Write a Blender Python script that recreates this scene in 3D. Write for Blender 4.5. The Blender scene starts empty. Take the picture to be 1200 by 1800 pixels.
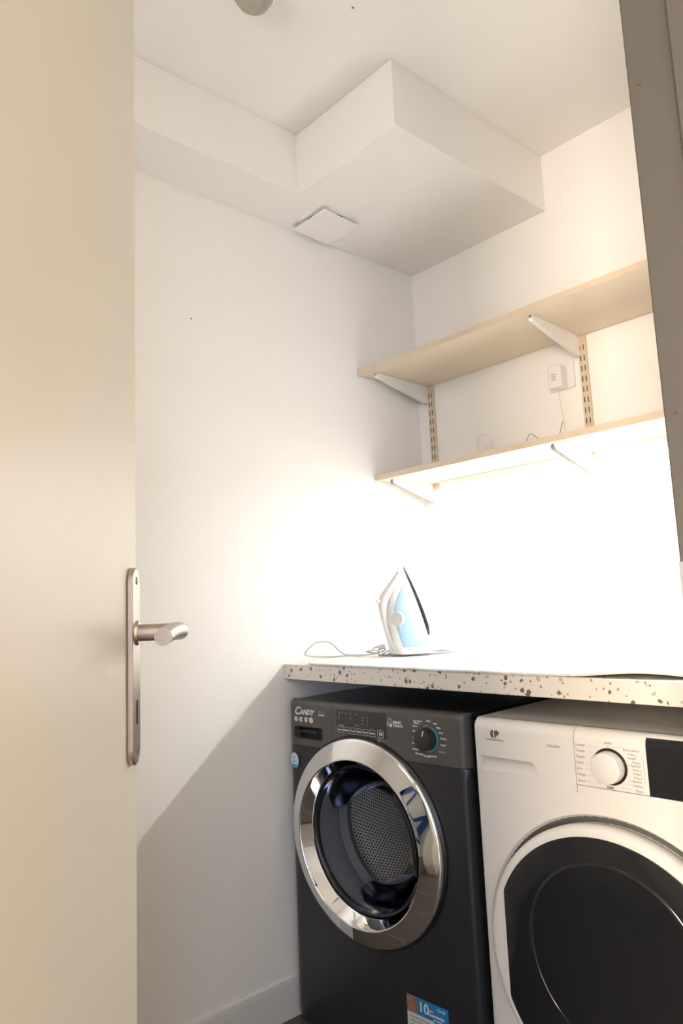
import bpy, bmesh, math, random
from mathutils import Vector, Matrix
random.seed(7)
S = bpy.context.scene
COL = S.collection
PI = math.pi

# ------------------------------------------------------------------ camera
CAM = Vector((1.5797, -1.9243, 1.096))
yaw, pitch, roll, FPX = -.8087, .1352, -.0435, 1218.0
Fw = Vector((math.sin(yaw)*math.cos(pitch), math.cos(yaw)*math.cos(pitch), math.sin(pitch)))
Rt = Vector((math.cos(yaw), -math.sin(yaw), 0)); Up = Rt.cross(Fw)
R_ = Rt*math.cos(roll)+Up*math.sin(roll); U_ = -Rt*math.sin(roll)+Up*math.cos(roll)
cd = bpy.data.cameras.new('camera'); co = bpy.data.objects.new('camera', cd); COL.objects.link(co)
co.matrix_world = Matrix(((R_.x, U_.x, -Fw.x, CAM.x), (R_.y, U_.y, -Fw.y, CAM.y), (R_.z, U_.z, -Fw.z, CAM.z), (0, 0, 0, 1)))
cd.sensor_width = 36; cd.lens = FPX/1800*36; cd.clip_start = .02
S.camera = co

# ------------------------------------------------------------------ light and exposure
S.view_settings.view_transform = 'Standard'; S.view_settings.look = 'None'
S.view_settings.gamma = 1; S.view_settings.use_curve_mapping = False
S.view_settings.exposure = 0.96
w = bpy.data.worlds.new('world'); S.world = w; w.use_nodes = True
w.node_tree.nodes['Background'].inputs[0].default_value = (.75, .86, 1, 1)
w.node_tree.nodes['Background'].inputs[1].default_value = .6

def area(name, loc, target, sx, sy, power, color):
    l = bpy.data.lights.new(name, 'AREA'); l.shape = 'RECTANGLE'; l.size = sx; l.size_y = sy
    l.energy = power; l.color = color
    o = bpy.data.objects.new(name, l); COL.objects.link(o); o.location = loc
    o.rotation_euler = (Vector(target)-Vector(loc)).to_track_quat('-Z', 'Y').to_euler()
    return o
LED_Z = 1.492
LED_Y = -.024
SEGS = ((.10, .615), (.675, 1.33))
for a_, b_ in SEGS: area('led_light', ((a_+b_)/2, LED_Y, LED_Z-.0006), ((a_+b_)/2, LED_Y, 0), b_-a_, .012, 7.0*(b_-a_), (1, .99, .97))
area('hall_fill_light', (2.0, -4.17, 1.1), (1.2, -1.5, 1.5), 1.3, 1.5, 215, (1, .85, .69))  # added warm fill at the hall end for machine fronts and back wall
area('front_fill_light', (.85, -2.325, 2.0), (.80, 0, 2.0), .8, .6, 2.2, (1, .87, .72)).data.spread = 1.9  # added unseen fill on the front wall, lifts the upper back wall
area('window_light', (2.98, -3.2, 1.3), (.4, -1.0, .7), .9, 1.6, 14, (.58, .73, 1))

# ------------------------------------------------------------------ materials
def mat(name, col, rough=.5, metal=0, spec=.5, noise=0, nscale=20, bump=0, bscale=200, coat=0):
    m = bpy.data.materials.new(name); m.use_nodes = True
    nt = m.node_tree; b = nt.nodes['Principled BSDF']
    b.inputs['Base Color'].default_value = (*col, 1); b.inputs['Roughness'].default_value = rough
    b.inputs['Metallic'].default_value = metal; b.inputs['Specular IOR Level'].default_value = spec
    b.inputs['Coat Weight'].default_value = coat
    tc = nt.nodes.new('ShaderNodeTexCoord')
    if noise:
        n = nt.nodes.new('ShaderNodeTexNoise'); n.inputs['Scale'].default_value = nscale; n.inputs['Detail'].default_value = 4
        mx = nt.nodes.new('ShaderNodeMix'); mx.data_type = 'RGBA'
        nt.links.new(tc.outputs['Object'], n.inputs['Vector']); nt.links.new(n.outputs['Fac'], mx.inputs['Factor'])
        mx.inputs['A'].default_value = (*[c*(1-noise) for c in col], 1); mx.inputs['B'].default_value = (*[min(1, c*(1+noise)) for c in col], 1)
        nt.links.new(mx.outputs['Result'], b.inputs['Base Color'])
    if bump:
        n = nt.nodes.new('ShaderNodeTexNoise'); n.inputs['Scale'].default_value = bscale; n.inputs['Detail'].default_value = 3
        bp = nt.nodes.new('ShaderNodeBump'); bp.inputs['Strength'].default_value = bump; bp.inputs['Distance'].default_value = .002
        nt.links.new(tc.outputs['Object'], n.inputs['Vector']); nt.links.new(n.outputs['Fac'], bp.inputs['Height'])
        nt.links.new(bp.outputs['Normal'], b.inputs['Normal'])
    return m

M = {}
M['wall'] = mat('wall_paint', (.925, .91, .885), .85, noise=.008, nscale=3, bump=.15, bscale=120)
M['ceil'] = mat('ceiling_paint', (.925, .91, .885), .9, bump=.1, bscale=120)
M['hallwall'] = mat('hall_paint', (.62, .58, .52), .85, noise=.02, nscale=2)
M['base'] = mat('baseboard_paint', (.74, .73, .72), .5)
M['door'] = mat('door_paint', (.70, .655, .545), .42, noise=.015, nscale=6, bump=.06, bscale=60)
M['frame'] = mat('frame_paint', (.048, .043, .037), .55, noise=.05, nscale=14, bump=.1)
M['frame_inner'] = mat('frame_stop_paint', (.07, .08, .07), .5, noise=.05, nscale=14)
M['steel'] = mat('brushed_steel', (.52, .45, .39), .33, metal=1, noise=.08, nscale=60)
M['chrome'] = mat('chrome', (.86, .86, .87), .035, metal=1)
M['screw'] = mat('screw_metal', (.22, .2, .18), .4, metal=1)
M['shelf'] = mat('shelf_laminate', (.80, .69, .54), .5, noise=.03, nscale=8)
M['shelf_edge'] = mat('shelf_edge_band', (.70, .57, .43), .5, noise=.03, nscale=30)
M['bracket'] = mat('bracket_enamel', (.84, .83, .81), .35)
M['flange_shade'] = mat('shaded_flange_enamel', (.26, .22, .19), .5)  # shade under the lower bracket flanges, put into the colour
M['rail'] = mat('rail_enamel', (.66, .55, .42), .45)
M['slot'] = mat('slot_dark', (.05, .04, .03), .8)
M['plastic'] = mat('white_plastic', (.86, .85, .83), .35)
M['plastic_grey'] = mat('grey_white_plastic', (.66, .655, .63), .4)
M['tank'] = mat('blue_tank_plastic', (.36, .56, .71), .25, noise=.10, nscale=18, coat=.5)
M['sole'] = mat('sole_metal', (.30, .31, .32), .3, metal=.8)
M['plate'] = mat('plate_metal', (.30, .30, .31), .45, metal=.6)
M['black'] = mat('black_enamel', (.024, .024, .028), .32, noise=.06, nscale=30, coat=.15)
M['black_panel'] = mat('black_panel_plastic', (.098, .092, .088), .34)
M['black_plastic'] = mat('black_plastic', (.012, .012, .013), .3)
M['knob_black'] = mat('dial_black', (.03, .028, .028), .32)
M['rubber'] = mat('grey_gasket_rubber', (.20, .20, .22), .5)
M['white_enamel'] = mat('white_enamel', (.78, .755, .725), .33, noise=.008, nscale=5)
M['white_rim'] = mat('white_door_plastic', (.80, .78, .75), .3)
M['recess'] = mat('shaded_recess_grey', (.15, .145, .14), .5)  # white door surround darkened to carry the shade in its dish
M['dark_glass'] = mat('dark_smoked_glass', (.012, .013, .015), .12, spec=.45)
M['dark_ring'] = mat('dark_inner_ring', (.013, .014, .016), .16)
M['ink_white'] = mat('white_print', (.80, .79, .77), .6)
M['ink_dim'] = mat('grey_print', (.24, .23, .225), .6)
M['ink_red'] = mat('pink_print', (.52, .30, .33), .6)
M['ink_dark'] = mat('dark_print', (.10, .095, .09), .6)
M['ink_soft'] = mat('soft_grey_print', (.36, .34, .32), .6)
M['cyan'] = mat('cyan_ring', (.05, .30, .36), .3)
M['bluetext'] = mat('blue_print', (.12, .28, .50), .5)
M['sticker_blue'] = mat('sticker_blue', (.02, .22, .50), .4)
M['sticker_pale'] = mat('sticker_pale', (.72, .80, .84), .45)
M['sticker_teal'] = mat('sticker_teal', (.05, .42, .62), .45)
M['paper'] = mat('label_paper', (.66, .64, .60), .6)
M['photo'] = mat('label_picture', (.30, .16, .12), .6, noise=.7, nscale=120)
M['cable'] = mat('white_cable', (.50, .49, .475), .4)
M['blueframe'] = mat('blue_window_frame', (.02, .08, .36), .4)
M['hole'] = mat('dark_void', (.02, .018, .015), .9)
M['lampglass'] = mat('lamp_grey_glass', (.42, .38, .33), .25, noise=.15, nscale=90)

def emit(name, col, strength):
    m = bpy.data.materials.new(name); m.use_nodes = True; nt = m.node_tree
    b = nt.nodes['Principled BSDF']; b.inputs['Emission Color'].default_value = (*col, 1); b.inputs['Emission Strength'].default_value = strength
    b.inputs['Base Color'].default_value = (.8, .8, .8, 1)
    return m
M['led'] = emit('led_diffuser', (1, .97, .92), 12)

def glass_mat():
    m = bpy.data.materials.new('clear_door_glass'); m.use_nodes = True; nt = m.node_tree; nt.nodes.clear()
    out = nt.nodes.new('ShaderNodeOutputMaterial'); mx = nt.nodes.new('ShaderNodeMixShader')
    t = nt.nodes.new('ShaderNodeBsdfTransparent'); t.inputs[0].default_value = (.90, .91, .94, 1)
    g = nt.nodes.new('ShaderNodeBsdfGlossy'); g.inputs['Roughness'].default_value = .10; g.inputs[0].default_value = (.13, .14, .165, 1)
    f = nt.nodes.new('ShaderNodeFresnel'); f.inputs[0].default_value = 1.45
    nt.links.new(f.outputs[0], mx.inputs[0]); nt.links.new(t.outputs[0], mx.inputs[1]); nt.links.new(g.outputs[0], mx.inputs[2])
    nt.links.new(mx.outputs[0], out.inputs[0]); return m
M['glass'] = glass_mat()

def terrazzo():
    m = mat('terrazzo', (.78, .74, .66), .35); nt = m.node_tree; b = nt.nodes['Principled BSDF']
    tc = nt.nodes.new('ShaderNodeTexCoord'); cur = None
    base = (.80, .755, .68, 1)
    for sc, thr, c2, rr in ((74, .13, (.19, .14, .10, 1), .42), (135, .12, (.34, .28, .23, 1), .35), (40, .10, (.52, .47, .41, 1), .28)):
        nz = nt.nodes.new('ShaderNodeTexNoise'); nz.inputs['Scale'].default_value = sc*2.2
        nt.links.new(tc.outputs['Object'], nz.inputs['Vector'])
        ad = nt.nodes.new('ShaderNodeVectorMath'); ad.operation = 'MULTIPLY_ADD'
        ad.inputs[1].default_value = (.5/sc,)*3
        nt.links.new(nz.outputs['Color'], ad.inputs[0]); nt.links.new(tc.outputs['Object'], ad.inputs[2])
        v = nt.nodes.new('ShaderNodeTexVoronoi'); v.inputs['Scale'].default_value = sc
        nt.links.new(ad.outputs[0], v.inputs['Vector'])
        lt = nt.nodes.new('ShaderNodeMath'); lt.operation = 'LESS_THAN'
        sx = nt.nodes.new('ShaderNodeSeparateColor'); nt.links.new(v.outputs['Color'], sx.inputs[0])
        m1 = nt.nodes.new('ShaderNodeMath'); m1.operation = 'MULTIPLY'; m1.inputs[1].default_value = rr
        nt.links.new(sx.outputs[1], m1.inputs[0]); nt.links.new(v.outputs['Distance'], lt.inputs[0]); nt.links.new(m1.outputs[0], lt.inputs[1])
        g2 = nt.nodes.new('ShaderNodeMath'); g2.operation = 'LESS_THAN'; g2.inputs[1].default_value = .40
        nt.links.new(sx.outputs[0], g2.inputs[0])
        mu = nt.nodes.new('ShaderNodeMath'); mu.operation = 'MULTIPLY'; nt.links.new(lt.outputs[0], mu.inputs[0]); nt.links.new(g2.outputs[0], mu.inputs[1])
        mx = nt.nodes.new('ShaderNodeMix'); mx.data_type = 'RGBA'; nt.links.new(mu.outputs[0], mx.inputs['Factor'])
        if cur is None: mx.inputs['A'].default_value = base
        else: nt.links.new(cur, mx.inputs['A'])
        mx.inputs['B'].default_value = c2; cur = mx.outputs['Result']
    nt.links.new(cur, b.inputs['Base Color']); return m
M['terrazzo'] = terrazzo()

def tile_mat():
    m = mat('floor_tile', (.2, .17, .14), .4); nt = m.node_tree; b = nt.nodes['Principled BSDF']
    tc = nt.nodes.new('ShaderNodeTexCoord'); br = nt.nodes.new('ShaderNodeTexBrick')
    br.inputs['Scale'].default_value = 1; br.inputs['Brick Width'].default_value = .6; br.inputs['Row Height'].default_value = .2
    br.inputs['Mortar Size'].default_value = .003; br.inputs['Color1'].default_value = (.09, .078, .066, 1)
    br.inputs['Color2'].default_value = (.12, .10, .085, 1); br.inputs['Mortar'].default_value = (.22, .20, .18, 1)
    nt.links.new(tc.outputs['Object'], br.inputs['Vector']); nt.links.new(br.outputs['Color'], b.inputs['Base Color']); return m
M['tile'] = tile_mat()

def drum_mat():
    m = mat('perforated_steel', (.5, .48, .46), .5, metal=.35); nt = m.node_tree; b = nt.nodes['Principled BSDF']
    tc = nt.nodes.new('ShaderNodeTexCoord')
    sc = nt.nodes.new('ShaderNodeVectorMath'); sc.operation = 'SCALE'; sc.inputs['Scale'].default_value = 100
    nt.links.new(tc.outputs['UV'], sc.inputs[0])
    sp = nt.nodes.new('ShaderNodeSeparateXYZ'); nt.links.new(sc.outputs[0], sp.inputs[0])
    def mth(op, a, bv=None):
        n = nt.nodes.new('ShaderNodeMath'); n.operation = op
        for i, q in enumerate((a, bv)):
            if q is None: continue
            if isinstance(q, (int, float)): n.inputs[i].default_value = q
            else: nt.links.new(q, n.inputs[i])
        return n.outputs[0]
    row = mth('FLOOR', sp.outputs[1]); par = mth('MULTIPLY', mth('MODULO', row, 2), .5)
    fx = mth('SUBTRACT', mth('FRACT', mth('ADD', sp.outputs[0], par)), .5); fy = mth('SUBTRACT', mth('FRACT', sp.outputs[1]), .5)
    d = mth('ADD', mth('MULTIPLY', fx, fx), mth('MULTIPLY', fy, fy)); msk = mth('LESS_THAN', d, .075)
    mx = nt.nodes.new('ShaderNodeMix'); mx.data_type = 'RGBA'; nt.links.new(msk, mx.inputs['Factor'])
    mx.inputs['A'].default_value = (.95, .88, .80, 1); mx.inputs['B'].default_value = (.03, .03, .03, 1)
    nt.links.new(mx.outputs['Result'], b.inputs['Base Color']); return m
M['drum'] = drum_mat()

def mat_cloth():
    m = mat('quilted_mat', (.84, .825, .795), .85); nt = m.node_tree; b = nt.nodes['Principled BSDF']
    tc = nt.nodes.new('ShaderNodeTexCoord'); v = nt.nodes.new('ShaderNodeTexVoronoi'); v.feature = 'DISTANCE_TO_EDGE'; v.inputs['Scale'].default_value = 9
    nt.links.new(tc.outputs['Object'], v.inputs['Vector'])
    cr = nt.nodes.new('ShaderNodeValToRGB'); cr.color_ramp.elements[0].position = .02; cr.color_ramp.elements[1].position = .06
    cr.color_ramp.elements[0].color = (.82, .81, .79, 1); cr.color_ramp.elements[1].color = (.72, .705, .68, 1)
    nt.links.new(v.outputs['Distance'], cr.inputs[0]); nt.links.new(cr.outputs[0], b.inputs['Base Color'])
    bp = nt.nodes.new('ShaderNodeBump'); bp.inputs['Strength'].default_value = .3; bp.inputs['Distance'].default_value = .004
    nt.links.new(v.outputs['Distance'], bp.inputs['Height']); nt.links.new(bp.outputs[0], b.inputs['Normal']); return m
M['cloth'] = mat_cloth()

# ------------------------------------------------------------------ helpers
def obj(name, bm, m, parent=None, smooth=False, loc=None, label=None, bevel=0, seg=2):
    me = bpy.data.meshes.new(name); bmesh.ops.recalc_face_normals(bm, faces=bm.faces); bm.to_mesh(me); bm.free()
    o = bpy.data.objects.new(name, me); COL.objects.link(o)
    for mm in (m if isinstance(m, (list, tuple)) else [m]): me.materials.append(mm)
    if smooth:
        for p in me.polygons: p.use_smooth = True
        me.set_sharp_from_angle(angle=math.radians(38))
    if bevel:
        b = o.modifiers.new('bevel', 'BEVEL'); b.width = bevel; b.segments = seg; b.limit_method = 'ANGLE'; b.angle_limit = math.radians(35)
        for p in me.polygons: p.use_smooth = True
        me.set_sharp_from_angle(angle=math.radians(60))
    if parent: o.parent = parent
    if loc: o.location = loc
    if label: o['label'] = label
    return o
def struct(o): o['kind'] = 'structure'; return o
def tag(o, label, cat, group=None):
    o['label'] = label; o['category'] = cat
    if group: o['group'] = group
    return o
def thing(name, label, cat, loc=(0, 0, 0), rotz=0, group=None):
    o = bpy.data.objects.new(name, None); COL.objects.link(o); o.location = loc; o.rotation_euler = (0, 0, rotz); o.empty_display_size = .05
    return tag(o, label, cat, group)
def B(): return bmesh.new()
def box(bm, x0, x1, y0, y1, z0, z1):
    v = [bm.verts.new((x, y, z)) for x in (x0, x1) for y in (y0, y1) for z in (z0, z1)]
    for f in ((0, 1, 3, 2), (4, 6, 7, 5), (0, 4, 5, 1), (2, 3, 7, 6), (0, 2, 6, 4), (1, 5, 7, 3)): bm.faces.new([v[i] for i in f])
    return bm
def prism(bm, pts, a, b, axis='z'):
    def mk(p, t): return {'z': (p[0], p[1], t), 'y': (p[0], t, p[1]), 'x': (t, p[0], p[1])}[axis]
    lo = [bm.verts.new(mk(p, a)) for p in pts]; hi = [bm.verts.new(mk(p, b)) for p in pts]; n = len(pts)
    bm.faces.new(lo[::-1]); bm.faces.new(hi)
    for i in range(n): bm.faces.new((lo[i], lo[(i+1) % n], hi[(i+1) % n], hi[i]))
    return bm
def lathe(bm, prof, cx=0, cz=0, seg=96, close=False, a0=0, a1=2*PI, uv=False):
    """profile (r, v) revolved about the axis along y through (cx, cz)"""
    full = abs(a1-a0-2*PI) < 1e-6; n = seg if full else seg+1
    rings = []
    for r, v in prof:
        if r < 1e-6: rings.append([bm.verts.new((cx, v, cz))]); continue
        rings.append([bm.verts.new((cx+r*math.cos(a0+(a1-a0)*i/seg), v, cz+r*math.sin(a0+(a1-a0)*i/seg))) for i in range(n)])
    pairs = list(zip(rings, rings[1:]))
    if close: pairs.append((rings[-1], rings[0]))
    for A, C in pairs:
        for i in range(seg):
            j = (i+1) % n
            if len(A) == 1 and len(C) == 1: continue
            if len(A) == 1: bm.faces.new((A[0], C[j], C[i]))
            elif len(C) == 1: bm.faces.new((A[i], A[j], C[0]))
            else: bm.faces.new((A[i], A[j], C[j], C[i]))
    return bm
def tube(bm, pts, r, seg=8, caps=True, flat=1.0):
    pts = [Vector(p) for p in pts]; rings = []; prev = None
    for i, p in enumerate(pts):
        t = (pts[min(i+1, len(pts)-1)]-pts[max(i-1, 0)]).normalized()
        if prev is None:
            n = t.orthogonal().normalized()
        else:
            n = (prev-t*prev.dot(t)).normalized()
        prev = n; bnm = t.cross(n); rr = r[i] if isinstance(r, (list, tuple)) else r
        rings.append([bm.verts.new(p+n*rr*math.cos(2*PI*k/seg)+bnm*rr*flat*math.sin(2*PI*k/seg)) for k in range(seg)])
    for A, C in zip(rings, rings[1:]):
        for k in range(seg): bm.faces.new((A[k], A[(k+1) % seg], C[(k+1) % seg], C[k]))
    if caps: bm.faces.new(rings[0][::-1]); bm.faces.new(rings[-1])
    return bm
def spline(pts, n=8):
    pts = [Vector(p) for p in pts]; out = []
    P = [pts[0]*2-pts[1]]+pts+[pts[-1]*2-pts[-2]]
    for i in range(1, len(P)-2):
        for k in range(n):
            t = k/n; a, b, c, d = P[i-1:i+3]
            out.append(.5*((2*b)+(c-a)*t+(2*a-5*b+4*c-d)*t*t+(3*b-a-3*c+d)*t**3))
    out.append(pts[-1]); return out
def cut(o, cutters):
    """subtract cutter meshes from o and keep plain mesh data"""
    tmp = []
    for bm in cutters:
        me = bpy.data.meshes.new('cut'); bmesh.ops.recalc_face_normals(bm, faces=bm.faces); bm.to_mesh(me); bm.free()
        c = bpy.data.objects.new('cut', me); COL.objects.link(c); c.matrix_world = o.matrix_world; c.parent = o.parent; c.location = o.location
        md = o.modifiers.new('b', 'BOOLEAN'); md.object = c; md.operation = 'DIFFERENCE'; md.solver = 'EXACT'; tmp.append(c)
    bpy.context.view_layer.update()
    dg = bpy.context.evaluated_depsgraph_get(); me = bpy.data.meshes.new_from_object(o.evaluated_get(dg))
    o.modifiers.clear(); old = o.data; o.data = me
    for c in tmp: bpy.data.objects.remove(c)
    return o
def text_bm(bm, s, x, z, h, v, align='LEFT', shear=0, thick=.0003, wscale=1, bold=0):
    """raised print in the xz plane at depth v, seen from -y"""
    cu = bpy.data.curves.new('t', 'FONT'); cu.body = s; cu.size = h; cu.align_x = align; cu.align_y = 'CENTER'; cu.shear = shear
    cu.extrude = thick; cu.resolution_u = 3; cu.offset = bold
    o = bpy.data.objects.new('t', cu); COL.objects.link(o)
    bpy.context.view_layer.update()
    me = bpy.data.meshes.new_from_object(o.evaluated_get(bpy.context.evaluated_depsgraph_get()))
    me.transform(Matrix.Translation((x, v, z)) @ Matrix.Rotation(PI/2, 4, 'X') @ Matrix.Scale(wscale, 4, (1, 0, 0)))
    bm.from_mesh(me); bpy.data.meshes.remove(me); bpy.data.objects.remove(o); bpy.data.curves.remove(cu)
    return bm
def rrect(x0, x1, z0, z1, r, n=5):
    out = []
    for cx, cz, a in ((x1-r, z1-r, 0), (x0+r, z1-r, PI/2), (x0+r, z0+r, PI), (x1-r, z0+r, 1.5*PI)):
        for k in range(n+1): out.append((cx+r*math.cos(a+PI/2*k/n), cz+r*math.sin(a+PI/2*k/n)))
    return out
def rframe(bm, x0, x1, z0, z1, r, t, v, d=.0004):
    a = rrect(x0, x1, z0, z1, r, 4); b = rrect(x0+t, x1-t, z0+t, z1-t, max(r-t, .0002), 4); n = len(a)
    A = [bm.verts.new((p[0], v, p[1])) for p in a]; C = [bm.verts.new((p[0], v, p[1])) for p in b]
    for i in range(n): bm.faces.new((A[i], A[(i+1) % n], C[(i+1) % n], C[i]))

# ------------------------------------------------------------------ room shell
SK = .06                                  # the left wall is slightly out of square
wx = lambda y: SK*y
XR = 1.36; XH = 1.45; YF = -2.34; ZC = 2.5036; ZS = 2.3151
HX = 3.0; HY0 = -4.2; HY1 = .6
def quadwall(name, pts, z0, z1, m):
    bm = B(); prism(bm, pts, z0, z1); return struct(obj(name, bm, m))
YJ, YH = -1.318, -2.045                    # doorway from jamb to hinge
LINT = 2.03
quadwall('floor', [(-.3, .1), (-.3, HY0), (HX, HY0), (HX, HY1), (XR, HY1), (XR, .1)], -.1, 0, M['tile'])
bm = B(); prism(bm, [(-.3, .1), (-.3, HY0), (HX, HY0), (HX, HY1), (XR, HY1), (XR, .1)], ZC, ZC+.1); ceil_o = struct(obj('ceiling', bm, M['ceil']))
quadwall('wall_left', [(wx(.1), .1), (wx(.1)-.12, .1), (wx(YF)-.12, YF-.1), (wx(YF-.1), YF-.1)], 0, ZC, M['wall'])
quadwall('wall_back', [(0, 0), (XH, 0), (XH, .1), (0, .1)], 0, ZC, M['wall'])
quadwall('wall_front', [(wx(YF), YF), (XR, YF), (XR, YF-.1), (wx(YF), YF-.1)], 0, ZC, M['wall'])
bm = B()
prism(bm, [(XR, 0), (XR, YJ+.045), (XH, YJ+.045), (XH, 0)], 0, ZC)
prism(bm, [(XR, YH-.045), (XR, YF-.1), (XH, YF-.1), (XH, YH-.045)], 0, ZC)
prism(bm, [(XR, YJ+.045), (XR, YH-.045), (XH, YH-.045), (XH, YJ+.045)], LINT+.045, ZC)
struct(obj('wall_right', bm, M['wall']))
# boxed-in soffit under the ceiling
XA, YB, XC = .139, -.6683, .5636
bm = B()
prism(bm, [(0, 0), (XC, 0), (XC+SK*YB, YB), (XA, YB), (XA+SK*(YF-YB), YF), (wx(YF), YF)], ZS, ZC)
struct(obj('trim_2', bm, M['ceil'], bevel=.002))
# baseboard along the left wall
bm = B(); h = .0945
for z0, z1, t in ((0, h-.006, .012), (h-.006, h, .009)):
    prism(bm, [(wx(0), 0), (wx(0)+t, 0), (wx(YF)+t, YF), (wx(YF), YF)], z0, z1)
struct(obj('baseboard_left', bm, M['base']))
bm = B(); box(bm, XH, XH+.012, YJ+.1, HY1, 0, h); box(bm, XH, XH+.012, HY0, YH-.1, 0, h); struct(obj('baseboard_hall', bm, M['base']))
# hall behind the camera: far wall with a tall blue-framed window, end walls
bm = B(); WY0, WY1, WZ0, WZ1 = -3.7, -2.7, .4, 2.2
for y0, y1, z0, z1 in ((HY0, WY0, 0, ZC), (WY1, HY1, 0, ZC), (WY0, WY1, 0, WZ0), (WY0, WY1, WZ1, ZC)): box(bm, HX, HX+.1, y0, y1, z0, z1)
struct(obj('wall_hall', bm, M['hallwall']))
bm = B(); box(bm, XH, HX, HY1, HY1+.1, 0, ZC); struct(obj('wall_hall_far', bm, M['hallwall']))
bm = B(); box(bm, -.3, HX, HY0-.1, HY0, 0, ZC); struct(obj('wall_hall_near', bm, M['hallwall']))
bm = B(); box(bm, HX+.02, HX+.06, WY0, WY1, WZ0, WZ0+.05); box(bm, HX+.02, HX+.06, WY0, WY1, WZ1-.05, WZ1)
for yy in (WY0, (WY0+WY1)/2-.025, WY1-.05): box(bm, HX+.02, HX+.06, yy, yy+.05, WZ0, WZ1)
box(bm, HX+.02, HX+.06, WY0, WY1, 1.3, 1.35)
struct(obj('window_1', bm, M['blueframe']))

# blue-painted window frame low in the front wall, seen only in the chrome
bm = B()
for x0, x1, z0, z1 in ((.52, .57, .25, 1.25), (.95, 1.0, .25, 1.25), (.70, .73, .3, 1.2), (.52, 1.0, .25, .33), (.52, 1.0, 1.18, 1.25), (.52, 1.0, .70, .76)): box(bm, x0, x1, YF, YF+.03, z0, z1)
struct(obj('window_2', bm, M['blueframe']))
bm = B(); box(bm, .55, .98, YF, YF+.006, .30, 1.22); struct(obj('window_3', bm, M['plastic']))

# door frame: rebate, stop and lintel
bm = B()
XREB = 1.395
XCAS = XR-.008
for s, y in ((1, YJ), (-1, YH)):
    prism(bm, [(XCAS, y), (XCAS, y+s*.06), (XH+.01, y+s*.06), (XH+.01, y-s*.012), (XREB, y-s*.012), (XREB, y)], 0, LINT+.06)
box(bm, XCAS, XREB, YH, YJ, LINT, LINT+.06); box(bm, XREB, XH+.01, YH, YJ, LINT-.012, LINT+.06)
fr = struct(obj('trim_1', bm, M['frame'], bevel=.0015))
bm = B(); prism(bm, rrect(XREB-.027, XREB-.003, .98, 1.183, .004), YJ-.0015, YJ+.003, 'y'); sp = obj('strike_plate', bm, M['plate'], fr, label='steel strike plate', bevel=.0003)
bm = B(); prism(bm, [(XREB-.043, 1.05), (XREB-.022, 1.045), (XREB-.022, 1.125), (XREB-.043, 1.12)], YJ-.002, YJ+.001, 'y'); obj('strike_lip', bm, M['plate'], sp)
for zz in (1.5575, 1.248):
    bm = B(); lathe(bm, [(0, -.0008), (.0017, -.0007), (.0020, 0)], 0, 0, 16); obj('screw', bm, M['slot'], fr, loc=(XREB-.033, YJ-.0002, zz))

# ------------------------------------------------------------------ door leaf (opened into the room)
DW = .715; ang = math.atan2(.618, -.786)
ex, ey = .807, -1.531
hxp, hyp = ex+.786*DW, ey-.618*DW
dl = bpy.data.objects.new('door_1', None)
door = struct(dl); COL.objects.link(door); door.location = (hxp, hyp, 0); door.rotation_euler = (0, 0, ang)
# local x runs from hinge to latch edge; visible face is -y
bm = B(); box(bm, 0, DW, 0, .04, .008, LINT-.006); obj('door_leaf', bm, M['door'], door, bevel=.0015)
cxh = DW-.034
bm = B(); prism(bm, rrect(cxh-.020, cxh+.020, .932, 1.150, .0195, 8), -.0075, 0, 'y')
hp = obj('handle_plate', bm, M['steel'], door, bevel=.002, seg=3, label='bronze-toned steel lever handle on long backplate')
bm = B(); path = spline([(cxh, -.006, 1.076), (cxh, -.02, 1.076), (cxh, -.042, 1.076), (cxh-.004, -.052, 1.076), (cxh-.016, -.058, 1.0765), (cxh-.045, -.0585, 1.078), (cxh-.085, -.057, 1.077), (cxh-.118, -.056, 1.074)], 6)
rr = [.0125]*len(path)
n = len(path)
for i in range(n):
    t = i/(n-1); rr[i] = .0095 if t < .5 else .0095-.0015*(t-.5)
tube(bm, path, rr, 20); obj('lever', bm, M['steel'], hp, smooth=True)
bm = B(); lathe(bm, [(.0, -.0105), (.013, -.0105), (.014, -.008), (.014, 0)], 0, 0, 32); obj('lever_collar', bm, M['steel'], hp, smooth=True, loc=(cxh, 0, 1.076))
bm = B(); prism(bm, rrect(cxh-.004, cxh+.004, .975, 1.002, .0039), -.0079, -.006, 'y'); obj('keyhole', bm, M['hole'], hp)
for zz in (1.135, .948):
    bm = B(); lathe(bm, [(0, -.0088), (.004, -.0085), (.0045, -.0075)], cxh, zz, 16); obj('screw', bm, M['screw'], hp)

# ------------------------------------------------------------------ worktop
HT, TC, DC = .9376, .0431, .6392
bm = B(); prism(bm, [(wx(-.0)+.001, -.001), (XR-.001, -.001), (XR-.001, -DC), (wx(-DC)+.001, -DC)], HT-TC, HT)
tag(obj('worktop', bm, M['terrazzo'], bevel=.002), 'cream terrazzo worktop with brown chips spanning above both machines', 'worktop')
# wall battens carrying it
bm = B(); box(bm, .02, XR-.002, -.04, -.001, HT-TC-.04, HT-TC-.0005); tag(obj('worktop_batten', bm, M['plastic']), 'pale batten under the terrazzo worktop along the back wall', 'batten')

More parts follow.
